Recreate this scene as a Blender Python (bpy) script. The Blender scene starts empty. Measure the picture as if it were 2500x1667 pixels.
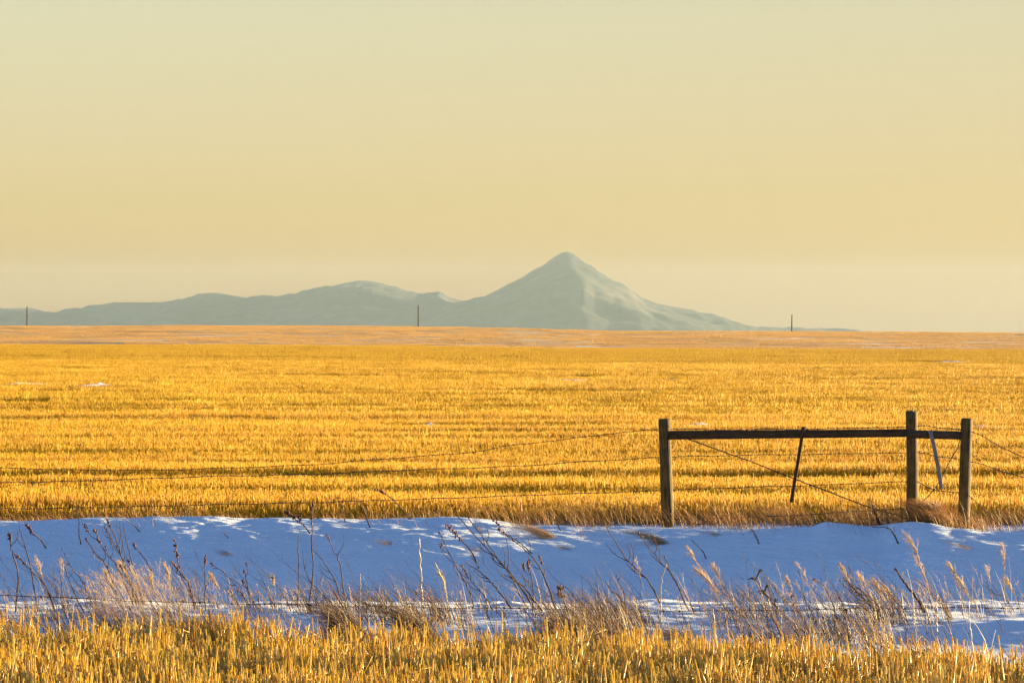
import bpy, math, random
import numpy as np
R = math.radians
rng = np.random.default_rng(7)
random.seed(7)
sc = bpy.context.scene
col = sc.collection
K = 12.65 / 50 / 2500            # metres per photo pixel per metre of distance
CZ = 2.373                       # lens height above the field at the fence
HY = 818                         # eye-level row of the photo
SUN_EL, SUN_AZ = 4.3, 60.0       # degrees, azimuth measured from the view direction to the right

def P(px, py, Y):
    return np.array([(px - 1250) * Y * K, Y, CZ - (py - HY) * Y * K])

# ------------------------------------------------------------------ noise and terrain
def _h(i, j, s):
    n = (i * 374761393 + j * 668265263 + s * 974634777) & 0x7fffffff
    n = ((n ^ (n >> 13)) * 1274126177) & 0x7fffffff
    return ((n ^ (n >> 16)) & 0xffff) / 65535.0
def vnoise(x, y, s=0):
    x = np.asarray(x, float); y = np.asarray(y, float)
    i = np.floor(x).astype(np.int64); j = np.floor(y).astype(np.int64)
    u = x - i; v = y - j
    u = u * u * (3 - 2 * u); v = v * v * (3 - 2 * v)
    a = _h(i, j, s) * (1 - u) + _h(i + 1, j, s) * u
    b = _h(i, j + 1, s) * (1 - u) + _h(i + 1, j + 1, s) * u
    return a * (1 - v) + b * v
def fbm(x, y, s=0, o=4):
    t = 0; a = .5; w = 0
    for k in range(o):
        t = t + a * vnoise(x * 2**k, y * 2**k, s + k * 17); w += a; a *= .5
    return t / w
def sm(t):
    t = np.clip(t, 0, 1); return t * t * (3 - 2 * t)

CR = [(-800, 1272), (0, 1270), (200, 1265), (400, 1262), (850, 1266), (1000, 1264), (1080, 1259), (1160, 1263), (1230, 1273), (1300, 1284), (1600, 1288), (1850, 1290),
      (1980, 1286), (2015, 1274), (2060, 1277), (2130, 1284), (2170, 1278), (2225, 1272), (2270, 1276), (2330, 1290), (2400, 1296), (2500, 1293), (3300, 1293)]
def crest_y(px): return np.interp(px, [c[0] for c in CR], [c[1] for c in CR])
def crest_s(px): return sum(crest_y(px + d) for d in (-260, -180, -100, -40, 0, 40, 100, 180, 260)) / 9
def crest_Y(px): return 49.3 - .9 * sm((px - 2150) / 180)
FC = [(-2000, 842), (0, 843), (1000, 846), (1300, 852), (1900, 855), (2500, 856), (4500, 857)]
RG = [(-2000, 800), (0, 798), (450, 796), (900, 798), (1250, 803), (1440, 808), (1470, 810), (1930, 809), (2500, 813), (4500, 815)]
def ground(x, Y):
    x = np.asarray(x, float); Y = np.asarray(Y, float)
    x, Y = np.broadcast_arrays(x, Y)
    px = 1250 + x / (np.maximum(Y, 20) * K)
    # near side: stubble, verge
    z = (.065 + .12 * (fbm(x / 1.3, Y / 3, 4, 2) - .5) + .06 * (fbm(x * 3.2, Y * 4, 6, 3) - .5)) * sm((Y - 29.2) / 5) + .05 * (fbm(x * .8, Y * .8, 3) - .5) * sm((Y - 28.5) / 1.5)
    z = z + .11 * np.exp(-((x - 4.05) / .9) ** 2 - ((Y - 31.6) / 1.0) ** 2) + .03 * np.exp(-((x + 3.6) / 1.1) ** 2 - ((Y - 33.5) / .6) ** 2)
    z1 = z
    Yc = crest_Y(px); zc = CZ - (crest_y(px) - HY) * Yc * K + .035 * (fbm(x * 2.2, x * 0 + 3, 14, 3) - .5)
    zs = CZ - (crest_s(px) - HY) * Yc * K
    bot = -1.05
    t = np.clip((Y - 42.5) / (Yc - 42.5), 0, 1)
    z2 = bot + (zs - bot) * (1 - (1 - np.clip(t * 1.12 - .12, 0, 1)) ** 1.4) + (zc - zs) * sm((t - .78) / .2)
    z2 = z2 + (fbm(x * .5, Y * .35, 9) - .5) * .10 * np.sin(np.pi * t) + (fbm(x * 2.6 + .8 * Y, Y * 3.0, 11) - .5) * .048 * sm((Y - 43) / 4) * (1 - .5 * sm((t - .97) / .03))
    z2 = z2 + (fbm(x * 7 + 2 * Y, Y * 10, 21, 3) - .5) * .020 * sm((Y - 45) / 3)
    z3 = bot + (.065 + .12 * (fbm(x / 1.3, Y / 3, 4, 2) - .5) + .06 * (fbm(x * 3.2, Y * 4, 6, 3) - .5) - bot) * (.5 + .5 * np.cos(np.pi * np.clip((Y - 34.4) / 7.6, 0, 1)))
    z3 = z3 + .05 * (fbm(x * .8, Y * .8, 3) - .5) * np.clip((38 - Y) / 3.6, 0, 1)
    # field behind the crest
    yf = np.interp(px, [c[0] for c in FC], [c[1] for c in FC])
    zf800 = CZ - (yf - HY) * 800 * K
    f = np.clip((Y - 90) / 710, 0, 1)
    und = .35 * (fbm(x / 60, Y / 70, 31, 2) - .5) * sm((Y - 70) / 80) * (1 - .6 * sm((Y - 600) / 150))
    z4 = zf800 * f ** 1.3 + und
    z4 = z4 * sm((Y - Yc) / .9) + np.where(Y < Yc + 1, zc * (1 - sm((Y - Yc) / .9)), 0)
    # dip beyond the first crest and the far rise
    yr = np.interp(px, [c[0] for c in RG], [c[1] for c in RG])
    zr = CZ - (yr - HY) * 1900 * K
    z5 = zf800 - 5.5 * sm((Y - 800) / 260) + und * 0
    zb = zf800 - 5.5
    t5 = np.clip((Y - 1060) / 840, 0, 1)
    z6 = zb + (zr - zb) * (1 - (1 - t5) ** 1.5) + 1.5 * (fbm(x / 60, Y / 90, 41, 3) - .5) * sm(t5 * 3) * (1 - sm((t5 - .9) / .1) * .6)
    z7 = zr + (-60 - zr) * sm((Y - 1900) / 2600)
    out = np.where(Y <= 34.4, z1, np.where(Y <= 42.5, z3, np.where(Y <= Yc, z2, z4)))
    out = np.where(Y > 800, z5, out)
    out = np.where(Y > 1060, z6, out)
    out = np.where(Y > 1900, z7, out)
    return out
def hit(px, py, a=43., b=49.2):
    Ys = np.linspace(a, b, 800)
    d = P(px, py, 1)[0] * 0 + (CZ - (py - HY) * Ys * K) - ground((px - 1250) * Ys * K, Ys)
    i = np.argmax(d < 0)
    return float(Ys[i] if d[i] < 0 else b)

# ------------------------------------------------------------------ mesh building
def mesh_np(name, V, F, tone=None, smooth=True):
    me = bpy.data.meshes.new(name)
    V = np.ascontiguousarray(V, np.float32); F = np.ascontiguousarray(F, np.int32)
    me.vertices.add(len(V)); me.vertices.foreach_set('co', V.ravel())
    me.loops.add(F.size); me.loops.foreach_set('vertex_index', F.ravel())
    me.polygons.add(len(F))
    me.polygons.foreach_set('loop_start', np.arange(0, F.size, F.shape[1], dtype=np.int32))
    me.polygons.foreach_set('loop_total', np.full(len(F), F.shape[1], np.int32))
    me.polygons.foreach_set('use_smooth', np.full(len(F), smooth, bool))
    if tone is not None:
        a = me.attributes.new('tone', 'FLOAT', 'POINT'); a.data.foreach_set('value', np.ascontiguousarray(tone, np.float32))
    me.update(calc_edges=True)
    return me
def tubes(paths, rad, S=4, cap=True, tone=None, flat=1.0):
    """paths (N,K,3), rad (N,K) -> verts, quads, tone: every path becomes one tapered tube."""
    paths = np.asarray(paths, float); N, Kk, _ = paths.shape
    rad = np.broadcast_to(np.asarray(rad, float), (N, Kk))
    if cap:
        paths = np.concatenate([paths[:, :1], paths, paths[:, -1:]], 1)
        rad = np.concatenate([rad[:, :1] * .02, rad, rad[:, -1:] * .02], 1); Kk += 2
    d = paths[:, -1] - paths[:, 0]; d /= np.linalg.norm(d, axis=1, keepdims=True) + 1e-9
    ref = np.where(np.abs(d[:, 1:2]) > .9, [[1., 0, 0]], [[0., 1, 0]])
    u = np.cross(d, ref); u /= np.linalg.norm(u, axis=1, keepdims=True) + 1e-9
    v = np.cross(d, u)
    an = np.arange(S) * 2 * math.pi / S + rng.random((N, 1)) * 6.28
    cu = (np.cos(an)[:, :, None] * u[:, None] + np.sin(an)[:, :, None] * v[:, None] * flat)
    V = paths[:, :, None, :] + cu[:, None] * rad[:, :, None, None]
    idx = np.arange(N * Kk * S).reshape(N, Kk, S)
    a = idx[:, :-1]; b = idx[:, 1:]
    F = np.stack([a, np.roll(a, -1, 2), np.roll(b, -1, 2), b], -1).reshape(-1, 4)
    T = None
    if tone is not None: T = np.repeat(np.asarray(tone, float), Kk * S)
    return V.reshape(-1, 3), F, T
class MB:
    def __init__(s): s.V = []; s.F = []; s.T = []; s.n = 0
    def add(s, V, F, T=None):
        s.V.append(V); s.F.append(np.asarray(F) + s.n); s.T.append(np.zeros(len(V)) if T is None else T); s.n += len(V)
    def tube(s, pts, r, S=8, tone=.5, cap=True):
        pts = np.asarray(pts, float); r = np.broadcast_to(np.asarray(r, float), (len(pts),))
        s.add(*tubes(pts[None], r[None], S, cap, [tone]))
    def blob(s, c, r, tone=.5, jitter=.25):
        c = np.asarray(c, float); r = np.asarray(r, float) * np.ones(3)
        ang = np.arange(6) * math.pi / 3; V = []
        for lat in (-80, -35, 10, 50, 82):
            for a in ang:
                q = 1 + jitter * (random.random() - .5)
                V.append(c + r * q * np.array([math.cos(R(lat)) * math.cos(a), math.cos(R(lat)) * math.sin(a), math.sin(R(lat))]))
        F = [[i * 6 + j, i * 6 + (j + 1) % 6, (i + 1) * 6 + (j + 1) % 6, (i + 1) * 6 + j] for i in range(4) for j in range(6)]
        F += [[0, 3, 2, 1], [0, 5, 4, 3], [24, 25, 26, 27], [24, 27, 28, 29]]
        s.add(np.array(V), F, np.full(30, tone))
    def build(s, name, mat, parent=None, smooth=True):
        me = mesh_np(name, np.concatenate(s.V), np.concatenate(s.F), np.concatenate(s.T), smooth)
        me.materials.append(mat)
        o = bpy.data.objects.new(name, me); col.objects.link(o)
        if parent: o.parent = parent; o.location = -np.array(parent.location) if parent.parent is None else (0, 0, 0)
        return o
def tag(o, label=None, cat=None, group=None, kind=None):
    if label: o['label'] = label
    if cat: o['category'] = cat
    if group: o['group'] = group
    if kind: o['kind'] = kind
    return o
def empty(name, loc, label, cat, group=None):
    o = bpy.data.objects.new(name, None); col.objects.link(o); o.location = tuple(map(float, loc)); o.empty_display_size = .2
    return tag(o, label, cat, group)
def smooth_path(pts, n=14):
    """Catmull-Rom through the points."""
    p = np.asarray(pts, float)
    if len(p) == 2: return p[0] + (p[1] - p[0]) * np.linspace(0, 1, n)[:, None]
    q = np.vstack([2 * p[0] - p[1], p, 2 * p[-1] - p[-2]]); out = []
    m = max(2, n // (len(p) - 1))
    for i in range(1, len(q) - 2):
        for t in np.linspace(0, 1, m, endpoint=False):
            a, b, c, d = q[i - 1:i + 3]
            out.append(.5 * (2 * b + (c - a) * t + (2 * a - 5 * b + 4 * c - d) * t * t + (3 * b - a - 3 * c + d) * t ** 3))
    out.append(p[-1]); return np.array(out)

# ------------------------------------------------------------------ materials
def mat(name):
    m = bpy.data.materials.new(name); m.use_nodes = True; nt = m.node_tree
    return m, nt, nt.nodes['Principled BSDF'], nt.nodes['Material Output']
def nd(nt, t, **kw):
    n = nt.nodes.new(t)
    for k, v in kw.items():
        if k in n.inputs.keys() if hasattr(n.inputs, 'keys') else False: n.inputs[k].default_value = v
        else: setattr(n, k, v)
    return n
def ramp(nt, fac, stops):
    r = nt.nodes.new('ShaderNodeValToRGB'); e = r.color_ramp.elements
    while len(e) < len(stops): e.new(.5)
    for k, (p, c) in enumerate(stops): e[k].position = p; e[k].color = (*c, 1)
    nt.links.new(fac, r.inputs[0]); return r.outputs[0]
def noise(nt, scale=(1, 1, 1), s=1.0, detail=4, rough=.55, off=(0, 0, 0)):
    tc = nt.nodes.new('ShaderNodeNewGeometry'); mp = nt.nodes.new('ShaderNodeMapping')
    mp.inputs['Scale'].default_value = scale; mp.inputs['Location'].default_value = off
    n = nt.nodes.new('ShaderNodeTexNoise'); n.inputs['Scale'].default_value = s; n.inputs['Detail'].default_value = detail; n.inputs['Roughness'].default_value = rough
    nt.links.new(tc.outputs['Position'], mp.inputs[0]); nt.links.new(mp.outputs[0], n.inputs[0]); return n.outputs[0]
def bump(nt, h, strength, dist, bsdf):
    b = nt.nodes.new('ShaderNodeBump'); b.inputs['Strength'].default_value = strength; b.inputs['Distance'].default_value = dist
    nt.links.new(h, b.inputs['Height']); nt.links.new(b.outputs[0], bsdf.inputs['Normal'])
def plant_mat(name, stops, rough=.45, spec=.5, transl=.3, inst=False):
    m, nt, b, out = mat(name)
    a = nt.nodes.new('ShaderNodeAttribute'); a.attribute_name = 'tone'
    f = a.outputs['Fac']
    if inst:
        oi = nt.nodes.new('ShaderNodeObjectInfo'); mm = nt.nodes.new('ShaderNodeMath'); mm.operation = 'MULTIPLY_ADD'
        nt.links.new(oi.outputs['Random'], mm.inputs[0]); mm.inputs[1].default_value = .3; nt.links.new(f, mm.inputs[2])
        m2 = nt.nodes.new('ShaderNodeMath'); m2.operation = 'SUBTRACT'; nt.links.new(mm.outputs[0], m2.inputs[0]); m2.inputs[1].default_value = .15; f = m2.outputs[0]
        nn = noise(nt, (.045, .16, 0), 1.0, 3, .6); m3 = nt.nodes.new('ShaderNodeMath'); m3.operation = 'MULTIPLY_ADD'; nt.links.new(nn, m3.inputs[0]); m3.inputs[1].default_value = .8; m3.inputs[2].default_value = -.4
        m4 = nt.nodes.new('ShaderNodeMath'); nt.links.new(m3.outputs[0], m4.inputs[0]); nt.links.new(f, m4.inputs[1]); f = m4.outputs[0]
    c = ramp(nt, f, stops); nt.links.new(c, b.inputs['Base Color'])
    b.inputs['Roughness'].default_value = rough; b.inputs['Specular IOR Level'].default_value = spec
    if transl:
        t = nt.nodes.new('ShaderNodeBsdfTranslucent'); nt.links.new(c, t.inputs[0])
        mx = nt.nodes.new('ShaderNodeMixShader'); mx.inputs[0].default_value = transl
        nt.links.new(b.outputs[0], mx.inputs[1]); nt.links.new(t.outputs[0], mx.inputs[2]); nt.links.new(mx.outputs[0], out.inputs[0])
    return m
STRAW = [(0, (.36, .15, .012)), (.35, (.68, .39, .02)), (.75, (.84, .575, .045)), (1, (.82, .64, .20))]
M_straw = plant_mat('straw', STRAW, .32, .6, .35)
M_field = plant_mat('field_straw', [(0, (.42, .19, .012)), (.4, (.72, .44, .02)), (1, (.82, .60, .04))], .5, .15, .45, True)
M_crest = plant_mat('crest_straw', [(0, (.34, .18, .012)), (.4, (.54, .335, .016)), (1, (.64, .44, .028))], .6, .1, .45, True)
M_far = plant_mat('far_straw', [(0, (.42, .23, .06)), (.5, (.56, .33, .085)), (1, (.66, .42, .13))], .6, .3, .45, True)
M_grass = plant_mat('dry_grass', [(0, (.07, .035, .025)), (.4, (.17, .09, .05)), (.8, (.44, .26, .10)), (1, (.64, .44, .20))], .5, .3, .3)
M_fgrass = plant_mat('fence_grass', [(0, (.20, .08, .02)), (.5, (.46, .22, .06)), (1, (.62, .38, .12))], .5, .3, .35)
M_tuft = plant_mat('tan_tuft', [(0, (.30, .19, .10)), (.5, (.55, .38, .22)), (1, (.70, .54, .34))], .5, .3, .4)
M_weed = plant_mat('weed_stem', [(0, (.03, .014, .016)), (.5, (.06, .028, .025)), (1, (.12, .06, .045))], .7, .15, 0)
M_seed = plant_mat('seed_head', [(0, (.07, .025, .02)), (.5, (.14, .05, .035)), (1, (.24, .11, .07))], .7, .2, 0)
M_plume = plant_mat('plume', [(0, (.52, .37, .22)), (1, (.77, .60, .40))], .6, .2, .5)
M_reed = plant_mat('pale_straw', [(0, (.45, .33, .20)), (1, (.72, .58, .38))], .4, .5, .2)

def snow_mat():
    m, nt, b, out = mat('snow')
    n1 = noise(nt, (.35, 1, 1), 1.3, 4, .6)
    c = ramp(nt, n1, [(.3, (.80, .82, .86)), (.7, (.88, .89, .91))]); nt.links.new(c, b.inputs['Base Color'])
    g = nt.nodes.new('ShaderNodeNewGeometry'); sp_ = nt.nodes.new('ShaderNodeSeparateXYZ'); nt.links.new(g.outputs['Position'], sp_.inputs[0])
    e1 = nt.nodes.new('ShaderNodeMath'); e1.operation = 'MULTIPLY_ADD'; e1.inputs[1].default_value = .44; nt.links.new(sp_.outputs['X'], e1.inputs[0]); nt.links.new(sp_.outputs['Y'], e1.inputs[2])
    e2 = nt.nodes.new('ShaderNodeMath'); e2.operation = 'MULTIPLY_ADD'; e2.inputs[1].default_value = 3.2; nt.links.new(noise(nt, (1, 1, 0), 2.6, 4, .6), e2.inputs[0]); nt.links.new(e1.outputs[0], e2.inputs[2])
    soil = ramp(nt, noise(nt, (1, 3, 1), 22, 4, .7, (5, 0, 0)), [(.3, (.09, .05, .02)), (.65, (.32, .19, .06))])
    fr = nt.nodes.new('ShaderNodeMapRange'); fr.inputs['From Min'].default_value = 30.35; fr.inputs['From Max'].default_value = 30.55; nt.links.new(e2.outputs[0], fr.inputs['Value'])
    mm = nt.nodes.new('ShaderNodeMix'); mm.data_type = 'RGBA'; nt.links.new(fr.outputs[0], mm.inputs[0]); nt.links.new(soil, mm.inputs[6]); nt.links.new(c, mm.inputs[7]); nt.links.new(mm.outputs[2], b.inputs['Base Color'])
    b.inputs['Roughness'].default_value = .75; b.inputs['Specular IOR Level'].default_value = .25
    n2 = noise(nt, (1, 1.6, 1), 14, 7, .72)
    n3 = noise(nt, (1, 1.3, 1), 4.5, 5, .65); ad = nt.nodes.new('ShaderNodeMath'); ad.operation = 'MULTIPLY_ADD'; ad.inputs[1].default_value = 2.2
    nt.links.new(n3, ad.inputs[0]); nt.links.new(n2, ad.inputs[2]); bump(nt, ad.outputs[0], .8, .035, b)
    return m
M_snow = snow_mat()
def soil_mat():
    m, nt, b, out = mat('field_soil')
    n1 = noise(nt, (1, 1, 1), 1.1, 5, .6); n2 = noise(nt, (1, 3, 1), 22, 4, .7)
    c1 = ramp(nt, n2, [(.3, (.10, .05, .02)), (.65, (.36, .19, .06))])
    f = ramp(nt, n1, [(.50, (0, 0, 0)), (.56, (1, 1, 1))])
    mx = nt.nodes.new('ShaderNodeMix'); mx.data_type = 'RGBA'; nt.links.new(f, mx.inputs[0]); nt.links.new(c1, mx.inputs[6]); mx.inputs[7].default_value = (.82, .84, .88, 1)
    nt.links.new(mx.outputs[2], b.inputs['Base Color']); b.inputs['Roughness'].default_value = .9
    bump(nt, n2, .6, .03, b); return m
M_soil = soil_mat()
def far_soil():
    m, nt, b, out = mat('far_field_soil')
    n1 = noise(nt, (.25, 1, 1), .05, 6, .65); n2 = noise(nt, (.15, 1, 1), .35, 5, .7)
    c1 = ramp(nt, n2, [(.35, (.30, .16, .05)), (.65, (.50, .30, .10))])
    f = ramp(nt, n1, [(.57, (0, 0, 0)), (.63, (.8, .8, .8))])
    mx = nt.nodes.new('ShaderNodeMix'); mx.data_type = 'RGBA'; nt.links.new(f, mx.inputs[0]); nt.links.new(c1, mx.inputs[6]); mx.inputs[7].default_value = (.8, .82, .88, 1)
    nt.links.new(mx.outputs[2], b.inputs['Base Color']); b.inputs['Roughness'].default_value = .9
    return m
M_farsoil = far_soil()
def wood_mat(name, dark, light):
    m, nt, b, out = mat(name)
    tc = nt.nodes.new('ShaderNodeTexCoord'); mp = nt.nodes.new('ShaderNodeMapping'); mp.inputs['Scale'].default_value = (1, 1, .06)
    n = nt.nodes.new('ShaderNodeTexNoise'); n.inputs['Scale'].default_value = 60; n.inputs['Detail'].default_value = 6; n.inputs['Roughness'].default_value = .65
    nt.links.new(tc.outputs['UV' if False else 'Object'], mp.inputs[0]); nt.links.new(mp.outputs[0], n.inputs[0])
    n2 = nt.nodes.new('ShaderNodeTexNoise'); n2.inputs['Scale'].default_value = 9; n2.inputs['Detail'].default_value = 4
    nt.links.new(tc.outputs['Object'], n2.inputs[0])
    ad = nt.nodes.new('ShaderNodeMath'); ad.operation = 'MULTIPLY_ADD'; ad.inputs[1].default_value = .5
    nt.links.new(n2.outputs[0], ad.inputs[0]); nt.links.new(n.outputs[0], ad.inputs[2])
    c = ramp(nt, ad.outputs[0], [(.5, dark), (1.0, light)]); nt.links.new(c, b.inputs['Base Color']); b.inputs['Roughness'].default_value = .75; b.inputs['Specular IOR Level'].default_value = .1
    bump(nt, n.outputs[0], .9, .016, b); return m
M_post = wood_mat('weathered_post', (.018, .011, .006), (.21, .125, .038))
M_rail = wood_mat('weathered_rail', (.030, .016, .008), (.12, .066, .03))
M_stay = wood_mat('grey_stay', (.14, .11, .09), (.38, .30, .24))
M_lath = wood_mat('brown_stay', (.035, .018, .008), (.11, .06, .025))
m, nt, b, _ = mat('rusty_wire'); M_wire = m
c = ramp(nt, noise(nt, (1, 1, 1), 40, 3), [(.3, (.02, .010, .008)), (.7, (.05, .025, .015))]); nt.links.new(c, b.inputs['Base Color']); b.inputs['Metallic'].default_value = .3; b.inputs['Roughness'].default_value = .65
def hill_mat(name, seed):
    m, nt, b, out = mat(name)
    n1 = noise(nt, (1, .5, 1.6), .0020, 7, .62, (seed, 0, 0)); n2 = noise(nt, (1, .6, 3), .004, 5, .6, (seed, 9, 0))
    c1 = ramp(nt, n2, [(.38, (.003, .005, .006)), (.62, (.013, .016, .018))])
    f = ramp(nt, n1, [(.50, (0, 0, 0)), (.62, (1, 1, 1))])
    mx = nt.nodes.new('ShaderNodeMix'); mx.data_type = 'RGBA'; nt.links.new(f, mx.inputs[0]); nt.links.new(c1, mx.inputs[6]); mx.inputs[7].default_value = (.055, .042, .036, 1)
    nt.links.new(mx.outputs[2], b.inputs['Base Color']); b.inputs['Roughness'].default_value = .95; b.inputs['Specular IOR Level'].default_value = .1
    return m
# ------------------------------------------------------------------ ground sheets
tan_f = np.linspace(-.19, .19, 520)
tan_o = np.array([.2, .22, .26, .32, .4, .55, .8, 1.1])
TX = np.concatenate([-tan_o[::-1], tan_f, tan_o])
def sheet(name, Ys, m):
    Yg, Tg = np.meshgrid(Ys, TX, indexing='ij')
    X = Tg * np.maximum(Yg, 25) + np.sign(Tg) * np.clip(np.abs(Tg) - .2, 0, 1) * 300
    Z = ground(X, Yg)
    V = np.stack([X, Yg, Z], -1).reshape(-1, 3); a, b_ = Yg.shape
    i = np.arange(a * b_).reshape(a, b_)
    F = np.stack([i[:-1, :-1], i[:-1, 1:], i[1:, 1:], i[1:, :-1]], -1).reshape(-1, 4)
    me = mesh_np(name, V, F); me.materials.append(m)
    o = bpy.data.objects.new(name, me); col.objects.link(o); o['kind'] = 'structure'; return o
tag(sheet('ground', np.concatenate([[-300, -100, -40, -10, 5, 15], np.arange(20, 26.61, .1)]), M_soil), 'stubble field soil in front of the ditch')
Ya = np.concatenate([np.arange(26.6, 35, .03), np.arange(35, 44, .12), np.arange(44, 50.6, .022), [50.6]])
snow_o = tag(sheet('snow_bank', Ya, M_snow), 'snow filling the ditch and its bank')
tag(sheet('field_ground', np.concatenate([np.arange(50.6, 54, .1), np.geomspace(54, 1060, 330)]), M_soil), 'ground of the yellow stubble field')
tag(sheet('far_field_ground', np.concatenate([np.linspace(1060, 1900, 260), np.geomspace(1901, 26000, 60)]), M_farsoil), 'distant pale field rising to the skyline')

# ------------------------------------------------------------------ hills and butte (about 20 km away)
def mountain(name, prof, Y0, depth, m, seed, label, base=-60):
    pxs = np.arange(prof[0][0], prof[-1][0] + 1, 5.0)
    top = np.interp(pxs, [p[0] for p in prof], [p[1] for p in prof])
    top = top + (fbm(pxs / 22, pxs * 0, seed, 4) - .5) * 7
    Hf = lambda p: np.maximum(CZ - (np.interp(p, pxs, top) - HY) * Y0 * K - base, 0)
    s = np.linspace(-1, 1, 150); PX, S_ = np.meshgrid(pxs, s, indexing='ij')
    wob = np.abs(S_) * (90 * (fbm(PX / 70, S_ * 3 + seed, seed + 3, 3) - .5) * 2 - 70 * sm(np.abs(S_) * 1.5) * np.sin(S_ * 3 + seed)); H = Hf(PX + wob)
    Yg = Y0 + S_ * depth; X = (PX - 1250) * Y0 * K
    rid = np.abs(fbm(X / 1300 + S_ * .8, Yg / 2600, seed + 5, 5) - .5) * 2
    env = 1 - np.abs(S_) ** 1.45
    Z = base + H * env * (1 - .95 * (1 - env) * (1 - rid))  + (fbm(X / 250, Yg / 300, seed + 8, 4) - .5) * 75 * sm(env * 3) * sm(np.abs(S_) * 9) * np.clip(H / 150, 0, 1)
    V = np.stack([X, Yg, Z], -1).reshape(-1, 3); a, b_ = Yg.shape; i = np.arange(a * b_).reshape(a, b_)
    F = np.stack([i[:-1, :-1], i[1:, :-1], i[1:, 1:], i[:-1, 1:]], -1).reshape(-1, 4)
    me = mesh_np(name, V, F); me.materials.append(m); o = bpy.data.objects.new(name, me); col.objects.link(o)
    return tag(o, label, kind='structure')
HILLS = [(-900, 815), (-600, 780), (-300, 765), (-120, 748), (0, 751), (70, 754), (110, 762), (150, 763), (195, 760), (225, 744), (270, 741), (370, 739), (450, 730), (500, 717), (540, 718),
         (610, 727), (680, 721), (760, 711), (800, 698), (840, 691), (875, 684), (920, 688), (980, 703), (1020, 717), (1070, 713), (1110, 728), (1150, 742), (1210, 765), (1300, 790), (1400, 812)]
BUTTE = [(960, 812), (1040, 775), (1100, 744), (1130, 733), (1180, 723), (1215, 708), (1250, 689), (1290, 667), (1320, 650), (1345, 633), (1362, 620), (1375, 615), (1385, 614), (1400, 617),
         (1414, 628), (1430, 642), (1450, 655), (1465, 667), (1500, 685), (1530, 700), (1548, 712), (1562, 724), (1600, 738), (1640, 749), (1670, 753), (1700, 759), (1740, 767), (1765, 774),
         (1790, 786), (1820, 792), (1860, 797), (1920, 801), (2000, 804), (2080, 808), (2200, 813), (2500, 820)]
mountain('hills', HILLS, 20800, 3800, hill_mat('hill_slopes', 3.), 51, 'low rolling hazy hills left of the butte')
mountain('butte', BUTTE, 19600, 3000, hill_mat('butte_slopes', 41.), 77, 'hazy cone-shaped butte on the skyline')

# ------------------------------------------------------------------ stubble
def stub_paths(x, y, z, h, lean=.12, leanx=-.03):
    n = len(x)
    lx = (rng.normal(leanx, lean, n)) * h; ly = rng.normal(0, lean, n) * h
    p0 = np.stack([x, y, z], -1); p1 = p0 + np.stack([lx, ly, h], -1)
    return np.stack([p0, p1], 1)
def gn_scatter(name, pts, scl, rz, vi, variants):
    src = bpy.data.collections.new(name + '_variants')
    for v in variants: src.objects.link(v)
    me = bpy.data.meshes.new(name); me.vertices.add(len(pts)); me.vertices.foreach_set('co', np.ascontiguousarray(pts, np.float32).ravel())
    a = me.attributes.new('sc', 'FLOAT_VECTOR', 'POINT'); a.data.foreach_set('vector', np.ascontiguousarray(scl, np.float32).ravel())
    a = me.attributes.new('rot', 'FLOAT_VECTOR', 'POINT'); r = np.zeros((len(pts), 3), np.float32); r[:, 2] = rz; a.data.foreach_set('vector', r.ravel())
    a = me.attributes.new('vi', 'INT', 'POINT'); a.data.foreach_set('value', np.ascontiguousarray(vi, np.int32))
    o = bpy.data.objects.new(name, me); col.objects.link(o)
    g = bpy.data.node_groups.new(name + '_scatter', 'GeometryNodeTree')
    g.interface.new_socket('Geometry', in_out='INPUT', socket_type='NodeSocketGeometry'); g.interface.new_socket('Geometry', in_out='OUTPUT', socket_type='NodeSocketGeometry')
    gi = g.nodes.new('NodeGroupInput'); go = g.nodes.new('NodeGroupOutput'); ip = g.nodes.new('GeometryNodeInstanceOnPoints'); ci = g.nodes.new('GeometryNodeCollectionInfo')
    ci.inputs['Collection'].default_value = src; ci.inputs['Separate Children'].default_value = True; ci.inputs['Reset Children'].default_value = True
    g.links.new(gi.outputs[0], ip.inputs['Points']); g.links.new(ci.outputs[0], ip.inputs['Instance']); ip.inputs['Pick Instance'].default_value = True
    for an, dt, sock in (('vi', 'INT', 'Instance Index'), ('rot', 'FLOAT_VECTOR', 'Rotation'), ('sc', 'FLOAT_VECTOR', 'Scale')):
        na = g.nodes.new('GeometryNodeInputNamedAttribute'); na.data_type = dt; na.inputs[0].default_value = an
        g.links.new([s for s in na.outputs if s.enabled][0], ip.inputs[sock])
    g.links.new(ip.outputs[0], go.inputs[0])
    md = o.modifiers.new('scatter', 'NODES'); md.node_group = g
    return o
def variant(name, V, F, T, m):
    me = mesh_np(name, V, F, T); me.materials.append(m); return bpy.data.objects.new(name, me)

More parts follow.
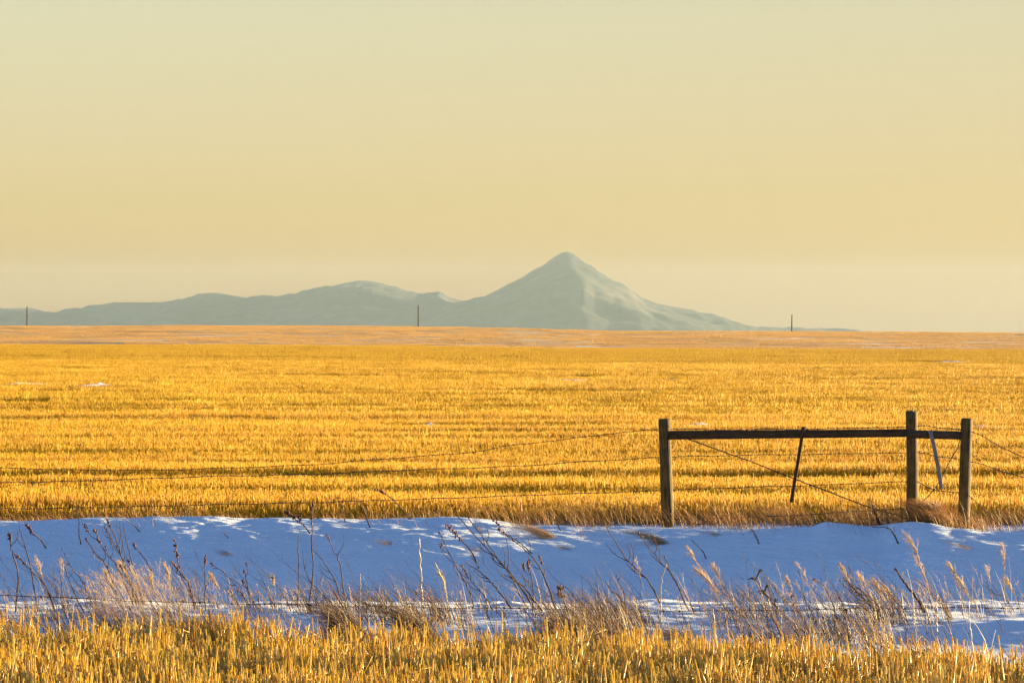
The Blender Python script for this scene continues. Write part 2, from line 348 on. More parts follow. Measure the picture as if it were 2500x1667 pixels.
# foreground stubble: every straw is real geometry
def fg_edge(px): return np.interp(px, [-400, 0, 400, 900, 1300, 1700, 2100, 2300, 2500, 2900], [31.1, 31.0, 30.7, 30.2, 29.7, 28.9, 28.3, 27.9, 27.6, 27.5])
n = 100000
x = rng.uniform(-4.9, 4.9, n); y = rng.uniform(24.2, 31.2, n)
y = np.where(rng.random(n) < .55, np.round(y / .19) * .19 + rng.normal(0, .022, n), y)
px = 1250 + x / (y * K); keep = y < fg_edge(px) + rng.normal(0, .14, n) + .9 * (fbm(x * 1.3, x * 0, 68, 2) - .5)
cl = .5 * fbm(x * 6.5, y * 5.0, 61, 2) + .5 * fbm(x * 1.7, y * 2.2, 67, 2); keep &= rng.random(n) < np.clip((cl - .42) * 3.6, .015, .62)
x = x[keep]; y = y[keep]; cl = cl[keep]; n = len(x)
h = np.clip(rng.normal(.20, .048, n) * (.72 + .55 * fbm(x * 1.1, y * 1.1, 62, 2)), .05, .34)
ht = rng.random(n) < .02; h[ht] *= 1.45
r = np.abs(rng.normal(.0026, .0008, n)) + .0012
V, F, T = tubes(stub_paths(x, y, ground(x, y) - .01, h, .13, -.07), np.stack([r * 1.1, r], 1), 6, True, np.clip(rng.beta(2.2, 1.6, n), 0, 1))
mb = MB(); mb.add(V, F, T)
# broken and fallen straws, torn leaves
n = 12000
x = rng.uniform(-4.9, 4.9, n); y = rng.uniform(24.2, 31.0, n); px = 1250 + x / (y * K); k = y < fg_edge(px) + .1; x = x[k]; y = y[k]; n = len(x)
a = rng.uniform(0, 6.28, n); L = rng.uniform(.06, .26, n); el = np.abs(rng.normal(0, .5, n))
z0 = ground(x, y) + rng.uniform(.0, .15, n)
p0 = np.stack([x, y, z0], -1); dd = np.stack([np.cos(a) * np.cos(el), np.sin(a) * np.cos(el), np.sin(el)], -1) * L[:, None]
bend = np.stack([rng.normal(0, .12, n), rng.normal(0, .1, n), -np.abs(rng.normal(0, .18, n))], -1) * L[:, None]
V, F, T = tubes(np.stack([p0, p0 + dd * .5, p0 + dd + bend], 1), rng.uniform(.0010, .0024, n)[:, None] * np.array([1, .9, .5]), 4, True, rng.random(n), .5)
mb.add(V, F, T)
tag(mb.build('foreground_stubble', M_straw), 'cut golden straw stubble standing thick along the bottom of the picture', 'stubble', kind='stuff')

# field stubble: row segments, then larger patches farther off
def row_variant(k, length, rows, pitch, per_m, hh, rr, m, S=4, name='stubble_row'):
    n = int(length * per_m * rows)
    x = rng.uniform(-length / 2, length / 2, n); ri = rng.integers(0, rows, n)
    y = (ri - (rows - 1) / 2) * pitch + rng.normal(0, pitch * .13, n)
    c = vnoise(x * 5 + 50 * k, ri * 3.7, k); kp = rng.random(n) < .35 + c; x = x[kp]; y = y[kp]; c = c[kp]; n = len(x)
    h = np.clip(rng.normal(hh, hh * .16, n) * (.80 + .35 * c), .03, None)
    r = np.abs(rng.normal(rr, rr * .25, n))
    V, F, T = tubes(stub_paths(x, y, np.zeros(n) - .03, h + .03, .14, -.03), np.stack([r, r], 1), S, False, rng.beta(2, 1.5, n))
    return variant(name, V, F, T, m)
def scatter_field(name, Y0, Y1, segx, pitch, variants, tmax=.155, mode=None):
    P_, S_, R_, I_ = [], [], [], []
    Y = Y0
    Ys = np.arange(Y0, Y1, pitch)
    for Y in Ys:
        w = Y * tmax + 1.5; xs = np.arange(-w, w, segx) + rng.uniform(-.4, .4) * segx
        yy = Y + rng.normal(0, pitch * .06, len(xs)) - xs * .004
        P_.append(np.stack([xs, yy, np.zeros(len(xs))], -1))
    P_ = np.concatenate(P_); x = P_[:, 0]; Y = P_[:, 1]
    P_[:, 2] = ground(x, Y)
    n = len(P_)
    band = fbm(x / 16, Y / 2.0, 71, 2); blk = fbm(x / 2.2, Y / 1.1, 72, 2); b2 = fbm(x / 30, Y / 6.5, 74, 2); big = fbm(x / 60, Y / 22, 73, 2)
    sz = .97 + .55 * (band - .5) + .5 * (blk - .5) + .55 * (b2 - .5) + .6 * (big - .5) - .42 * (((Y + .05 * x) / 6.7 + .5 * vnoise(x / 25, Y / 40, 8)) % 1 - .45) * (1 + .6 * (vnoise(x / 9, Y / 7, 18) - .5)) - .30 * (((Y + .03 * x) / 27 + .4 * vnoise(x / 60, Y / 90, 28)) % 1 - .5)
    keep = rng.random(n) < np.clip((band - .25) * 4, .2, 1)
    if mode: keep &= mode(x, Y)
    S_ = np.stack([np.ones(n), np.ones(n), np.clip(sz, .35, 1.5)], -1)
    rz = rng.normal(0, .02, n) - .004 + np.where(rng.random(n) < .5, math.pi, 0)
    vi = rng.integers(0, len(variants), n)
    return gn_scatter(name, P_[keep], S_[keep], rz[keep], vi[keep], variants)
DR = []   # snow drifts lying in the stubble: photo x, y, half widths (px), depth (m)
for q in [(60, 939, 80, 14), (230, 942, 100, 12), (1700, 1036, 60, 5), (2310, 1036, 50, 6.), (2420, 1043, 60, 5), (760, 1037, 35, 3), (1050, 1037, 22, 3), (1400, 921, 80, 10), (1640, 920, 40, 8), (1560, 873, 110, 22), (2330, 876, 90, 22), (560, 911, 50, 10)]:
    px_, py_, w_, d_ = q; Yd = 2.373 / ((py_ - HY) * K) * .93
    for _ in range(6): Yd = Yd + 0
    DR.append(((px_ - 1250) * Yd * K, Yd, w_ * Yd * K, d_))
def not_drift(x, Y):
    k = np.ones(len(x), bool)
    for X0, Y0, a, b in DR: k &= (((x - X0) / (a * .95)) ** 2 + ((Y - Y0) / (b * .95)) ** 2 > rng.uniform(.35, 1.1, len(x))) | (rng.random(len(x)) < .30)
    k &= Y > 50.9 + .25 * vnoise(x * 1.3, x * 0, 5)
    k &= ~((np.abs(x - 5.6) < .7) & (Y < 51.3))
    return k
vn = [row_variant(k, 1.0, 1, .2, 95, .185, .0031, M_field) for k in range(6)]
tag(scatter_field('field_stubble', 50.9, 110, .9, .21, vn, .16, not_drift), 'rows of cut yellow stubble in the field beyond the wire fence', 'stubble', kind='stuff')
vm = [row_variant(10 + k, 2.6, 3, .3, 70, .19, .0042, M_field if k % 2 else M_crest, 3) for k in range(6)]
tag(scatter_field('middle_stubble', 110, 330, 2.4, .9, vm, .15, not_drift), 'rows of cut yellow stubble in the middle of the field', 'stubble', kind='stuff')
vf = [row_variant(20 + k, 7, 5, .45, 38, .21, .008, M_crest, 3) for k in range(6)]
tag(scatter_field('crest_stubble', 330, 1000, 6.4, 2.3, vf, .15, not_drift), 'golden stubble rows running up to the near crest', 'stubble', kind='stuff')
vz = [row_variant(30 + k, 20, 6, 1.6, 14, .21, .022, M_far, 3) for k in range(6)]
tag(scatter_field('far_stubble', 1080, 1925, 19, 9.5, vz, .15), 'pale peach stubble on the distant field below the skyline', 'stubble', kind='stuff')
mb = MB()
for X0, Y0, a, b in DR:
    nr, na = 8, 28; V = []
    for i in range(nr):
        for j in range(na):
            t = i / (nr - 1); an = j / na * 6.283; q = 1 + .35 * (vnoise(np.array([3 * math.cos(an) + X0]), np.array([3 * math.sin(an) + Y0]), 3)[0] - .5)
            xx = X0 + a * t * q * math.cos(an); yy = Y0 + b * t * q * math.sin(an)
            V.append([xx, yy, float(ground(xx, yy)) - .02 + .165 * (1 - t * t) * (.55 + 1.0 * float(vnoise(np.array([xx * 1.5]), np.array([yy * .8]), 4)[0]))])
    F = [[i * na + j, (i + 1) * na + j, (i + 1) * na + (j + 1) % na, i * na + (j + 1) % na] for i in range(nr - 1) for j in range(na)]
    mb.add(np.array(V), np.array(F))
tag(mb.build('snow_drifts', M_snow), 'small patches of snow left among the field stubble', kind='structure')

# ------------------------------------------------------------------ grass along verge and fence (countless blades)
def blades(x, y, z, h, lx, ly, r0, droop=.15, Kp=4, S=3):
    n = len(x); t = np.linspace(0, 1, Kp)[None, :]
    X = x[:, None] + (lx * h)[:, None] * t ** 1.5; Yy = y[:, None] + (ly * h)[:, None] * t ** 1.5
    Z = z[:, None] + h[:, None] * (t - droop * t ** 3)
    rr = r0[:, None] * (1 - .75 * t)
    return np.stack([X, Yy, Z], -1), rr
def grass_object(name, n, xr, yr, dens, hf, leanm, leans, rr, m, label, S=3, tone=(2, 2)):
    x = rng.uniform(*xr, n); y = rng.uniform(*yr, n); k = rng.random(n) < dens(x, y); x = x[k]; y = y[k]; n = len(x)
    h = hf(x, y) * np.clip(rng.normal(1, .3, n), .3, 1.8)
    P_, r_ = blades(x, y, ground(x, y) - .01, h, rng.normal(leanm, leans, n), rng.normal(0, leans * .8, n), np.abs(rng.normal(rr, rr * .3, n)) + .0004)
    V, F, T = tubes(P_, r_, S, False, rng.beta(*tone, n), 1)
    mb = MB(); mb.add(V, F, T); return tag(mb.build(name, m), label, 'grass', kind='stuff')
def pxof(x, y): return 1250 + x / (y * K)
def verge_d(x, y):
    c = fbm(x * 1.5 + 3, y * 1.2, 81, 2); p = pxof(x, y); e = fg_edge(p)
    return np.clip((c - .50) * 5.0 + .06 * (p > 500), .015, 1) * np.where(y < e - .25, 0, 1) * np.where(p > 2330, .12, 1) * (1 - .8 * sm((y - 33.2) / 1.0)) * np.where((p < 420) & (y > 32.4), .25, 1)
grass_object('verge_grass', 30000, (-4.9, 4.9), (28.0, 34.3), verge_d, lambda x, y: .12 + .30 * fbm(x * 1.6, y * 1.2, 82, 2), -.42, .24, .0026, M_grass, 'thin brown grass leaning left between the stubble and the ditch', tone=(1.6, 2.2))
def fringe_d(x, y):
    p = pxof(x, y); c = fbm(x * 1.1, y * 2, 91, 3)
    return np.where(p > 1150, np.clip((c - .36) * 3.0, .06, .8), np.clip((c - .42) * 2.4, .03, .45)) * np.where(y < crest_Y(p) - .1, .05, 1) * np.where((p > 1990) & (p < 2030), .2, 1)
grass_object('fence_grass', 34000, (-7.6, 7.6), (48.3, 51.3), fringe_d, lambda x, y: np.where(pxof(x, y) > 1150, .21, .11) * (.6 + .9 * fbm(x * .9, y, 92, 2)), -.55, .3, .0021, M_fgrass, 'reddish brown grass fringe along the foot of the wire fence', tone=(1.8, 2))

# ------------------------------------------------------------------ the fence: one thing
fence = empty('fence', (P(1630, 1287, 50)[0], 50, 0), 'weathered post and barbed wire fence with rail brace along the field edge', 'fence')
def log(name, p0, p1, r0, r1, m, parent, label=None, S=22, seed=0, bevel=.012, twist=0):
    n = 16; t = np.linspace(0, 1, n); p0 = np.asarray(p0, float); p1 = np.asarray(p1, float)
    L = np.linalg.norm(p1 - p0); d = (p1 - p0) / L
    V = []; tt = [0.0] + list(bevel / L + t * (1 - 2 * bevel / L)) + [1.0]; rads = [.80] + [1] * n + [.80]
    for i, q in enumerate(tt):
        rr = (r0 + (r1 - r0) * q) * rads[i] * (1 + .05 * (vnoise(np.array([q * 5.]), np.array([seed * 1.7]), 5)[0] - .5))
        for j in range(S):
            a = j * 6.2832 / S; w = 1 + .07 * (vnoise(np.array([math.cos(a) * 1.4 + 4 + seed]), np.array([math.sin(a) * 1.4 + q * 1.5]), 6)[0] - .5)
            off = .006 * math.sin(q * 5 + seed)
            V.append([math.cos(a) * rr * w + off, math.sin(a) * rr * w, q * L])
    N = len(tt); F = [[i * S + j, i * S + (j + 1) % S, (i + 1) * S + (j + 1) % S, (i + 1) * S + j] for i in range(N - 1) for j in range(S)]
    base = len(V); V.append([0, 0, 0]); V.append([0, 0, L + .004])
    me = bpy.data.meshes.new(name); me.from_pydata(V, [], F + [[base, (j + 1) % S, j] for j in range(S)] + [[base + 1, (N - 1) * S + j, (N - 1) * S + (j + 1) % S] for j in range(S)])
    for p in me.polygons: p.use_smooth = len(p.vertices) == 4
    me.update(); me.materials.append(m); o = bpy.data.objects.new(name, me); col.objects.link(o); o.parent = parent
    from mathutils import Vector
    o.rotation_mode = 'QUATERNION'; o.rotation_quaternion = Vector(d).to_track_quat('Z', 'Y')
    o.location = tuple(p0 - np.array(parent.location))
    if label: o['label'] = label
    return o
YA, YB, YC = 50.0, 50.0, 48.95
def down(pt, q, extra):   # extend the foot below ground along the post axis
    pt = np.array(pt, float); q = np.array(q, float); d = (pt - q) / np.linalg.norm(pt - q); return pt + d * extra
def post(b, t, Y, wb, wt, label, seed):
    pb = P(b[0], b[1], Y); ptp = P(t[0], t[1], Y)
    log('post', down(pb, ptp, .35), ptp, wb * Y * K / 2, wt * Y * K / 2, M_post, fence, label, seed=seed)
post((1631.5, 1287), (1622, 1022), YA, 31, 30, 'tall round post at the left end of the long rail', 1)
post((2226.5, 1276), (2226.5, 1002.5), YB, 29.5, 28.5, 'tallest post, where the two rails meet', 2)
post((2352, 1292), (2361, 1021), YC, 29, 29, 'greyish cracked post at the right end of the short rail', 3)
log('rail', P(1636, 1062, YA - .02), P(2216, 1057, YB - .01), .055, .048, M_rail, fence, 'long dark horizontal rail', seed=5)
log('rail', P(2217, 1059.5, YB - .135), P(2348, 1063, YC - .0), .051, .051, M_rail, fence, 'short rail between the two right posts', seed=7)
def lath(p0, p1, w, th, m, label, bow=0):
    n = 8; V = []; p0 = np.array(p0); p1 = np.array(p1); L = np.linalg.norm(p1 - p0)
    for i in range(n):
        q = i / (n - 1); ww = w * (1 + .15 * (vnoise(np.array([q * 4.]), np.array([bow * 90.]), 3)[0] - .5)) / 2
        ox = bow * math.sin(q * math.pi)
        for a, b in ((-1, -.7), (-.8, -1), (.8, -1), (1, -.7), (1, .7), (.8, 1), (-.8, 1), (-1, .7)): V.append([a * ww + ox, b * th / 2, q * L])
    F = [[i * 8 + j, i * 8 + (j + 1) % 8, (i + 1) * 8 + (j + 1) % 8, (i + 1) * 8 + j] for i in range(n - 1) for j in range(8)]
    me = bpy.data.meshes.new('stay'); me.from_pydata(V, [], F + [list(range(7, -1, -1)), list(range((n - 1) * 8, n * 8))]); me.update(); me.materials.append(m)
    o = bpy.data.objects.new('stay', me); col.objects.link(o); o.parent = fence
    from mathutils import Matrix, Vector
    zz = Vector((p1 - p0) / L); yy = Vector((0, 1, 0)); xx = yy.cross(zz).normalized(); yy = zz.cross(xx)
    o.rotation_mode = 'QUATERNION'; o.rotation_quaternion = Matrix((xx, yy, zz)).transposed().to_quaternion(); o.location = tuple(p0 - np.array(fence.location)); o['label'] = label
lath(P(1932, 1226, 49.9), P(1962, 1041, 49.9), .042, .032, M_lath, 'dark brown wooden stay hanging from the wires behind the long rail')
lath(P(2298.5, 1193, 49.3), P(2271, 1050, 49.36), .050, .022, M_stay, 'pale grey wooden stay hanging from the short rail', .012)
def wire(pts, Ys, label=None, barb=.125, r=.0040, parent=fence, name='barbed_wire', sag=.004, rf=.003):
    p = np.array([P(a, b, Yq) for (a, b), Yq in zip(pts, Ys)])
    q = smooth_path(p, max(60, len(p) * 14))
    seg = np.linalg.norm(np.diff(q, axis=0), axis=1); s = np.concatenate([[0], np.cumsum(seg)]); L = s[-1]
    m = max(20, int(L / .05)); t = np.linspace(0, L, m); q = np.stack([np.interp(t, s, q[:, i]) for i in range(3)], -1)
    q[1:-1, 2] += rng.normal(0, sag * .35, m - 2); q[1:-1, 2] += sag * np.sin(t[1:-1] * 7)
    mb = MB(); mb.tube(q, r, 6)
    if barb:
        bt = np.arange(barb * .6, L - barb * .3, barb); bt = bt + rng.normal(0, .006, len(bt)); c = np.stack([np.interp(bt, t, q[:, i]) for i in range(3)], -1)
        d = q[-1] - q[0]; d /= np.linalg.norm(d)
        V, F, T = tubes(np.stack([c - d * .011, c + d * .011], 1), np.full((len(c), 2), r * 1.9), 6, True, np.full(len(c), .5)); mb.add(V, F, T)
        for _ in range(2):
            dv = rng.normal(0, 1, (len(c), 3)); dv -= (dv @ d)[:, None] * d; dv /= np.linalg.norm(dv, axis=1, keepdims=True)
            V, F, T = tubes(np.stack([c - dv * .016, c + dv * .016], 1), np.full((len(c), 2), .0018), 4, True, np.full(len(c), .5)); mb.add(V, F, T)
    o = mb.build(name, M_wire, parent)
    if label: o['label'] = label
    return o
def wrap(px, py, Y, rad, tilt, turns=2):
    c = P(px, py, Y); a = np.linspace(0, 2 * math.pi * turns, 26 * turns); mb = MB()
    mb.tube(np.stack([c[0] + rad * np.cos(a), Y + rad * np.sin(a), c[2] + tilt * np.cos(a) + .012 * a / 6.28], -1), .0032, 5)
    mb.build('wire_wrap', M_wire, fence)
wrap(1623, 1040, YA, .079, -.022); wrap(2226.5, 1057, YB, .079, .010); wrap(2226.5, 1240, YB, .080, .015, 3); wrap(2359, 1063, YC, .077, -.015); wrap(1630, 1118, YA, .080, .004, 1); wrap(1634, 1198, YA, .081, .004, 1)
def lin(a, b, n): return list(np.linspace(a, b, n))
fy = YA - .085
wire([(-700, 1160), (-300, 1138), (0, 1142), (200, 1147), (400, 1147), (550, 1142), (760, 1134), (950, 1119), (1148, 1104), (1250, 1087), (1382, 1072), (1500, 1057), (1610, 1048)], [51, 50.4] + lin(50.2, fy, 11), 'top wire sagging away to the left')
wire([(-700, 1190), (-300, 1180), (0, 1178), (250, 1172), (500, 1163), (760, 1157), (1000, 1147), (1250, 1138), (1450, 1125), (1612, 1116.5)], [51, 50.4] + lin(50.2, fy, 8), 'second wire on the left side')
wire([(-700, 1250), (-300, 1244), (0, 1242), (250, 1238), (500, 1232), (760, 1226), (1000, 1219), (1250, 1210), (1450, 1203), (1616, 1197.5)], [51, 50.4] + lin(50.2, fy, 8), 'third wire on the left side')
wire([(1440, 1304), (1500, 1293), (1560, 1281), (1618, 1270)], lin(49.5, fy, 4), 'loose bottom wire dropping into the snow')
wire([(1634, 1048), (1700, 1048), (1800, 1049.5), (1900, 1048), (2000, 1047), (2100, 1044), (2215, 1042.5)], lin(fy, fy, 7), 'top wire lying along the long rail')
wire([(1640, 1115), (1800, 1111), (1900, 1109.5), (2030, 1108), (2150, 1105.5), (2215, 1106)], lin(fy, fy, 6), 'second wire under the long rail')
wire([(1643, 1196), (1800, 1190), (1900, 1187), (2030, 1183), (2150, 1177), (2215, 1176)], lin(fy, fy, 6), 'third wire under the long rail')
wire([(1646, 1266), (1720, 1265.5), (1800, 1263), (1900, 1259), (2030, 1252), (2120, 1246), (2215, 1241)], lin(fy, fy, 7), 'bottom wire under the long rail')
cy = YC - .08
wire([(2238, 1041), (2260, 1039.5), (2300, 1044), (2350, 1050)], lin(fy, cy, 4), 'top wire between the two right posts')
wire([(2238, 1103.5), (2270, 1110), (2290, 1114), (2345, 1121)], lin(fy, cy, 4), 'second wire between the two right posts')
wire([(2238, 1175), (2265, 1189), (2295, 1197), (2343, 1203)], lin(fy, cy, 4), 'third wire between the two right posts')
wire([(2371, 1053), (2405, 1068), (2430, 1083), (2460, 1099), (2500, 1116), (2600, 1150), (2800, 1190)], [cy, 48.5, 48.2, 47.9, 47.5, 46.6, 45], 'top wire running off to the right')
wire([(2367, 1126), (2410, 1137), (2450, 1151), (2500, 1165), (2600, 1192), (2800, 1230)], [cy, 48.5, 48.1, 47.6, 46.6, 45], 'second wire running off to the right')
wire([(2362, 1207), (2390, 1232), (2420, 1262), (2446, 1298)], [cy, 48.8, 48.6, 48.5], 'broken wire falling from the right post into the grass')
wire([(1640, 1058), (1681, 1073), (1780, 1107), (1935, 1166), (2030, 1203), (2132, 1240), (2216, 1266)], lin(49.88, 49.90, 7), 'twisted brace wire running diagonally under the long rail', 0, .0075, name='brace_wire')
wire([(2348, 1055), (2342, 1080), (2339, 1093), (2322, 1119), (2299, 1164), (2279, 1197), (2240, 1238), (2231, 1260)], lin(cy, 49.88, 8), 'diagonal brace wire between the two right posts', 0, .0058, name='brace_wire')
# near fence: only its lowest wire shows
o = wire([(-700, 1432), (-300, 1442), (0, 1451), (250, 1463), (500, 1471), (840, 1478), (1100, 1483), (1400, 1486), (1650, 1490), (1900, 1489), (2180, 1484), (2500, 1483), (2900, 1484), (3300, 1487)], lin(33.0, 32.6, 14), None, .13, .0030, None)
tag(o, 'slack barbed wire of the near fence crossing in front of the snowy ditch', 'barbed wire')

# ------------------------------------------------------------------ power poles on the skyline
def pole(px, ytop, Y, label, lean=0):
    x = (px - 1250) * Y * K; zb = float(ground(x, Y)); zt = CZ - (ytop - HY) * Y * K
    o = empty('power_pole', (x, Y, zb), label, 'power pole', 'wooden poles on the distant skyline')
    L = zt - zb
    log('pole_shaft', (x, Y, zb - 1), (x + lean, Y, zt), .31, .25, M_lath, o, seed=px)
    mb = MB(); mb.tube([[x + lean, Y - .25, zt - .35], [x + lean, Y - .25, zt + .05]], [.09, .06], 8); mb.tube([[x + lean, Y - .26, zt - .3], [x + lean, Y, zt - .3]], .05, 6)
    mb.build('insulator', M_wire, o)
pole(66, 748, 1880, 'leftmost thin dark pole standing on the skyline by the left edge')
pole(1021, 745, 1880, 'thin dark pole on the skyline between the low hills and the butte')
pole(1933, 768, 1880, 'shorter thin pole on the skyline at the right foot of the butte', .1)

# ------------------------------------------------------------------ weeds, reeds, plumes: each a thing
VG = 'dead weeds and grasses standing at the near edge of the ditch'
BG = 'dead weeds poking through the snow bank'
def weed(kind, pts, Y, label, group, head=0, branch=0, thick=1.0, seed=0):
    """pts: photo positions from foot to tip. kind: weed | reed | plume | leafy"""
    rs = np.random.default_rng(seed + 1000)
    b = pts[0]
    Yb = Y if Y else hit(*b)
    x0 = (b[0] - 1250) * Yb * K
    z0 = float(ground(x0, Yb)) - .03
    p = [np.array([x0, Yb, z0])] + [P(a, c, Yb + rs.normal(0, .02) - .05 * i) for i, (a, c) in enumerate(pts[1:])]
    q = smooth_path(p, 22); n = len(q)
    q[1:-1] += rs.normal(0, .003, (n - 2, 3))
    name = {'weed': 'weed', 'reed': 'reed_stalk', 'plume': 'plume_grass', 'leafy': 'leafy_weed'}[kind]
    o = empty(name, (x0, Yb, z0 + .03), label, {'weed': 'weed', 'reed': 'dry stalk', 'plume': 'plume grass', 'leafy': 'weed'}[kind], group); o['kind'] = 'thing'
    sc_ = Yb / 33.5; H = np.linalg.norm(q[-1] - q[0]); d = (q[-1] - q[0]) / H
    mst = {'weed': M_weed, 'leafy': M_weed, 'reed': M_reed, 'plume': M_grass}[kind]
    r0 = {'weed': .0068, 'leafy': .0062, 'reed': .0042, 'plume': .0026}[kind] * thick * (.75 + .25 * sc_)
    mb = MB(); mb.tube(q, np.linspace(r0, r0 * .38 if kind != 'reed' else r0 * .75, n) * rs.uniform(.85, 1.2, n), 6, rs.uniform(.2, .8))
    tips = [(q, 1.0)]
    for k in range(branch):
        i = int(n * rs.uniform(.25, .85)); L = H * rs.uniform(.12, .34); side = 1 if rs.random() < .5 else -1
        dv = d + np.array([side * rs.uniform(.25, .6), rs.normal(0, .25), rs.uniform(-.1, .2)]); dv /= np.linalg.norm(dv)
        e = q[i] + dv * L; mid = q[i] + dv * L * .5 + np.array([side * .02, 0, -.01]); bq = smooth_path([q[i], mid, e], 8)
        mb.tube(bq, np.linspace(r0 * .55, r0 * .22, len(bq)), 5, rs.uniform(.1, .7)); tips.append((bq, .6))
        if rs.random() < .6:
            j = len(bq) // 2; e2 = bq[j] + (dv + np.array([-side * .5, 0, .2])) * L * .35; mb.tube([bq[j], e2], [r0 * .35, r0 * .18], 4, .4)
    mb.build('stem', mst, o)
    if kind in ('weed', 'leafy') and head:
        for bq, s_ in tips:
            if s_ < 1 and rs.random() < .45: continue
            hb = MB()
            m = int((10 + 26 * head) * s_)
            for _ in range(m):
                t = 1 - rs.random() ** 1.4 * .28 * head * (1 if s_ == 1 else 1.6); i = min(len(bq) - 1, int(t * (len(bq) - 1) + .5))
                c = bq[i] + rs.normal(0, .006 * sc_ * head + .002, 3); hb.blob(c, np.array([.0045, .0045, .007]) * sc_ * rs.uniform(.6, 1.5) * (.7 + .4 * head), rs.random())
            hb.build('seed_head', M_seed, o)
    if kind == 'plume':
        m = int(110 * max(head, .4)); frac = .36 + .14 * head
        t = 1 - rs.random(m) * frac; ii = np.clip((t * (n - 1)).astype(int), 0, n - 1); c = q[ii] + rs.normal(0, .001, (m, 3))
        up = (t - (1 - frac)) / frac; L = (.025 + .075 * np.sin(np.pi * np.clip(up * .8 + .1, 0, 1)) ** 1.5) * rs.uniform(.3, 1.3, m) * (.45 + .5 * head)
        dv = d[None] * 1.5 + rs.normal(0, .5, (m, 3)) + np.array([-.25, 0, .1]); dv /= np.linalg.norm(dv, axis=1, keepdims=True)
        e = c + dv * L[:, None]; e[:, 0] -= L * .12; mid = (c + e) / 2 + np.array([.05, 0, .12])[None] * L[:, None]
        V, F, T = tubes(np.stack([c, mid, e], 1), np.array([.0007, .0010, .0004])[None] * (.8 + .4 * sc_), 3, False, rs.random(m))
        pb = MB(); pb.add(V, F, T)
        for k in range(m // 4):
            f = rs.uniform(.3, 1); pb.blob(c[k] * (1 - f) + e[k] * f, np.array([.0016, .0016, .0042]), rs.random())
        pb.build('seed_head', M_plume, o)
    if kind == 'leafy':
        for k in range(5):
            lb = MB()
            i = int(n * (.35 + .13 * k)); i = min(i, n - 1); L = H * rs.uniform(.15, .3); side = (-1) ** k
            e = q[i] + np.array([side * .7 - .2, .1, .45]) * L; mid = q[i] + (e - q[i]) * .5 + np.array([0, 0, .3 * L]); bq = smooth_path([q[i], mid, e], 8)
            w = .009 * np.sin(np.linspace(.25, 3.0, len(bq))) + .001
            v1, f1, t1 = tubes(bq[None], w[None], 6, False, [rs.uniform(0, .5)], .25); lb.add(v1, f1, t1)
            lb.build('leaf', M_weed, o)
    return o
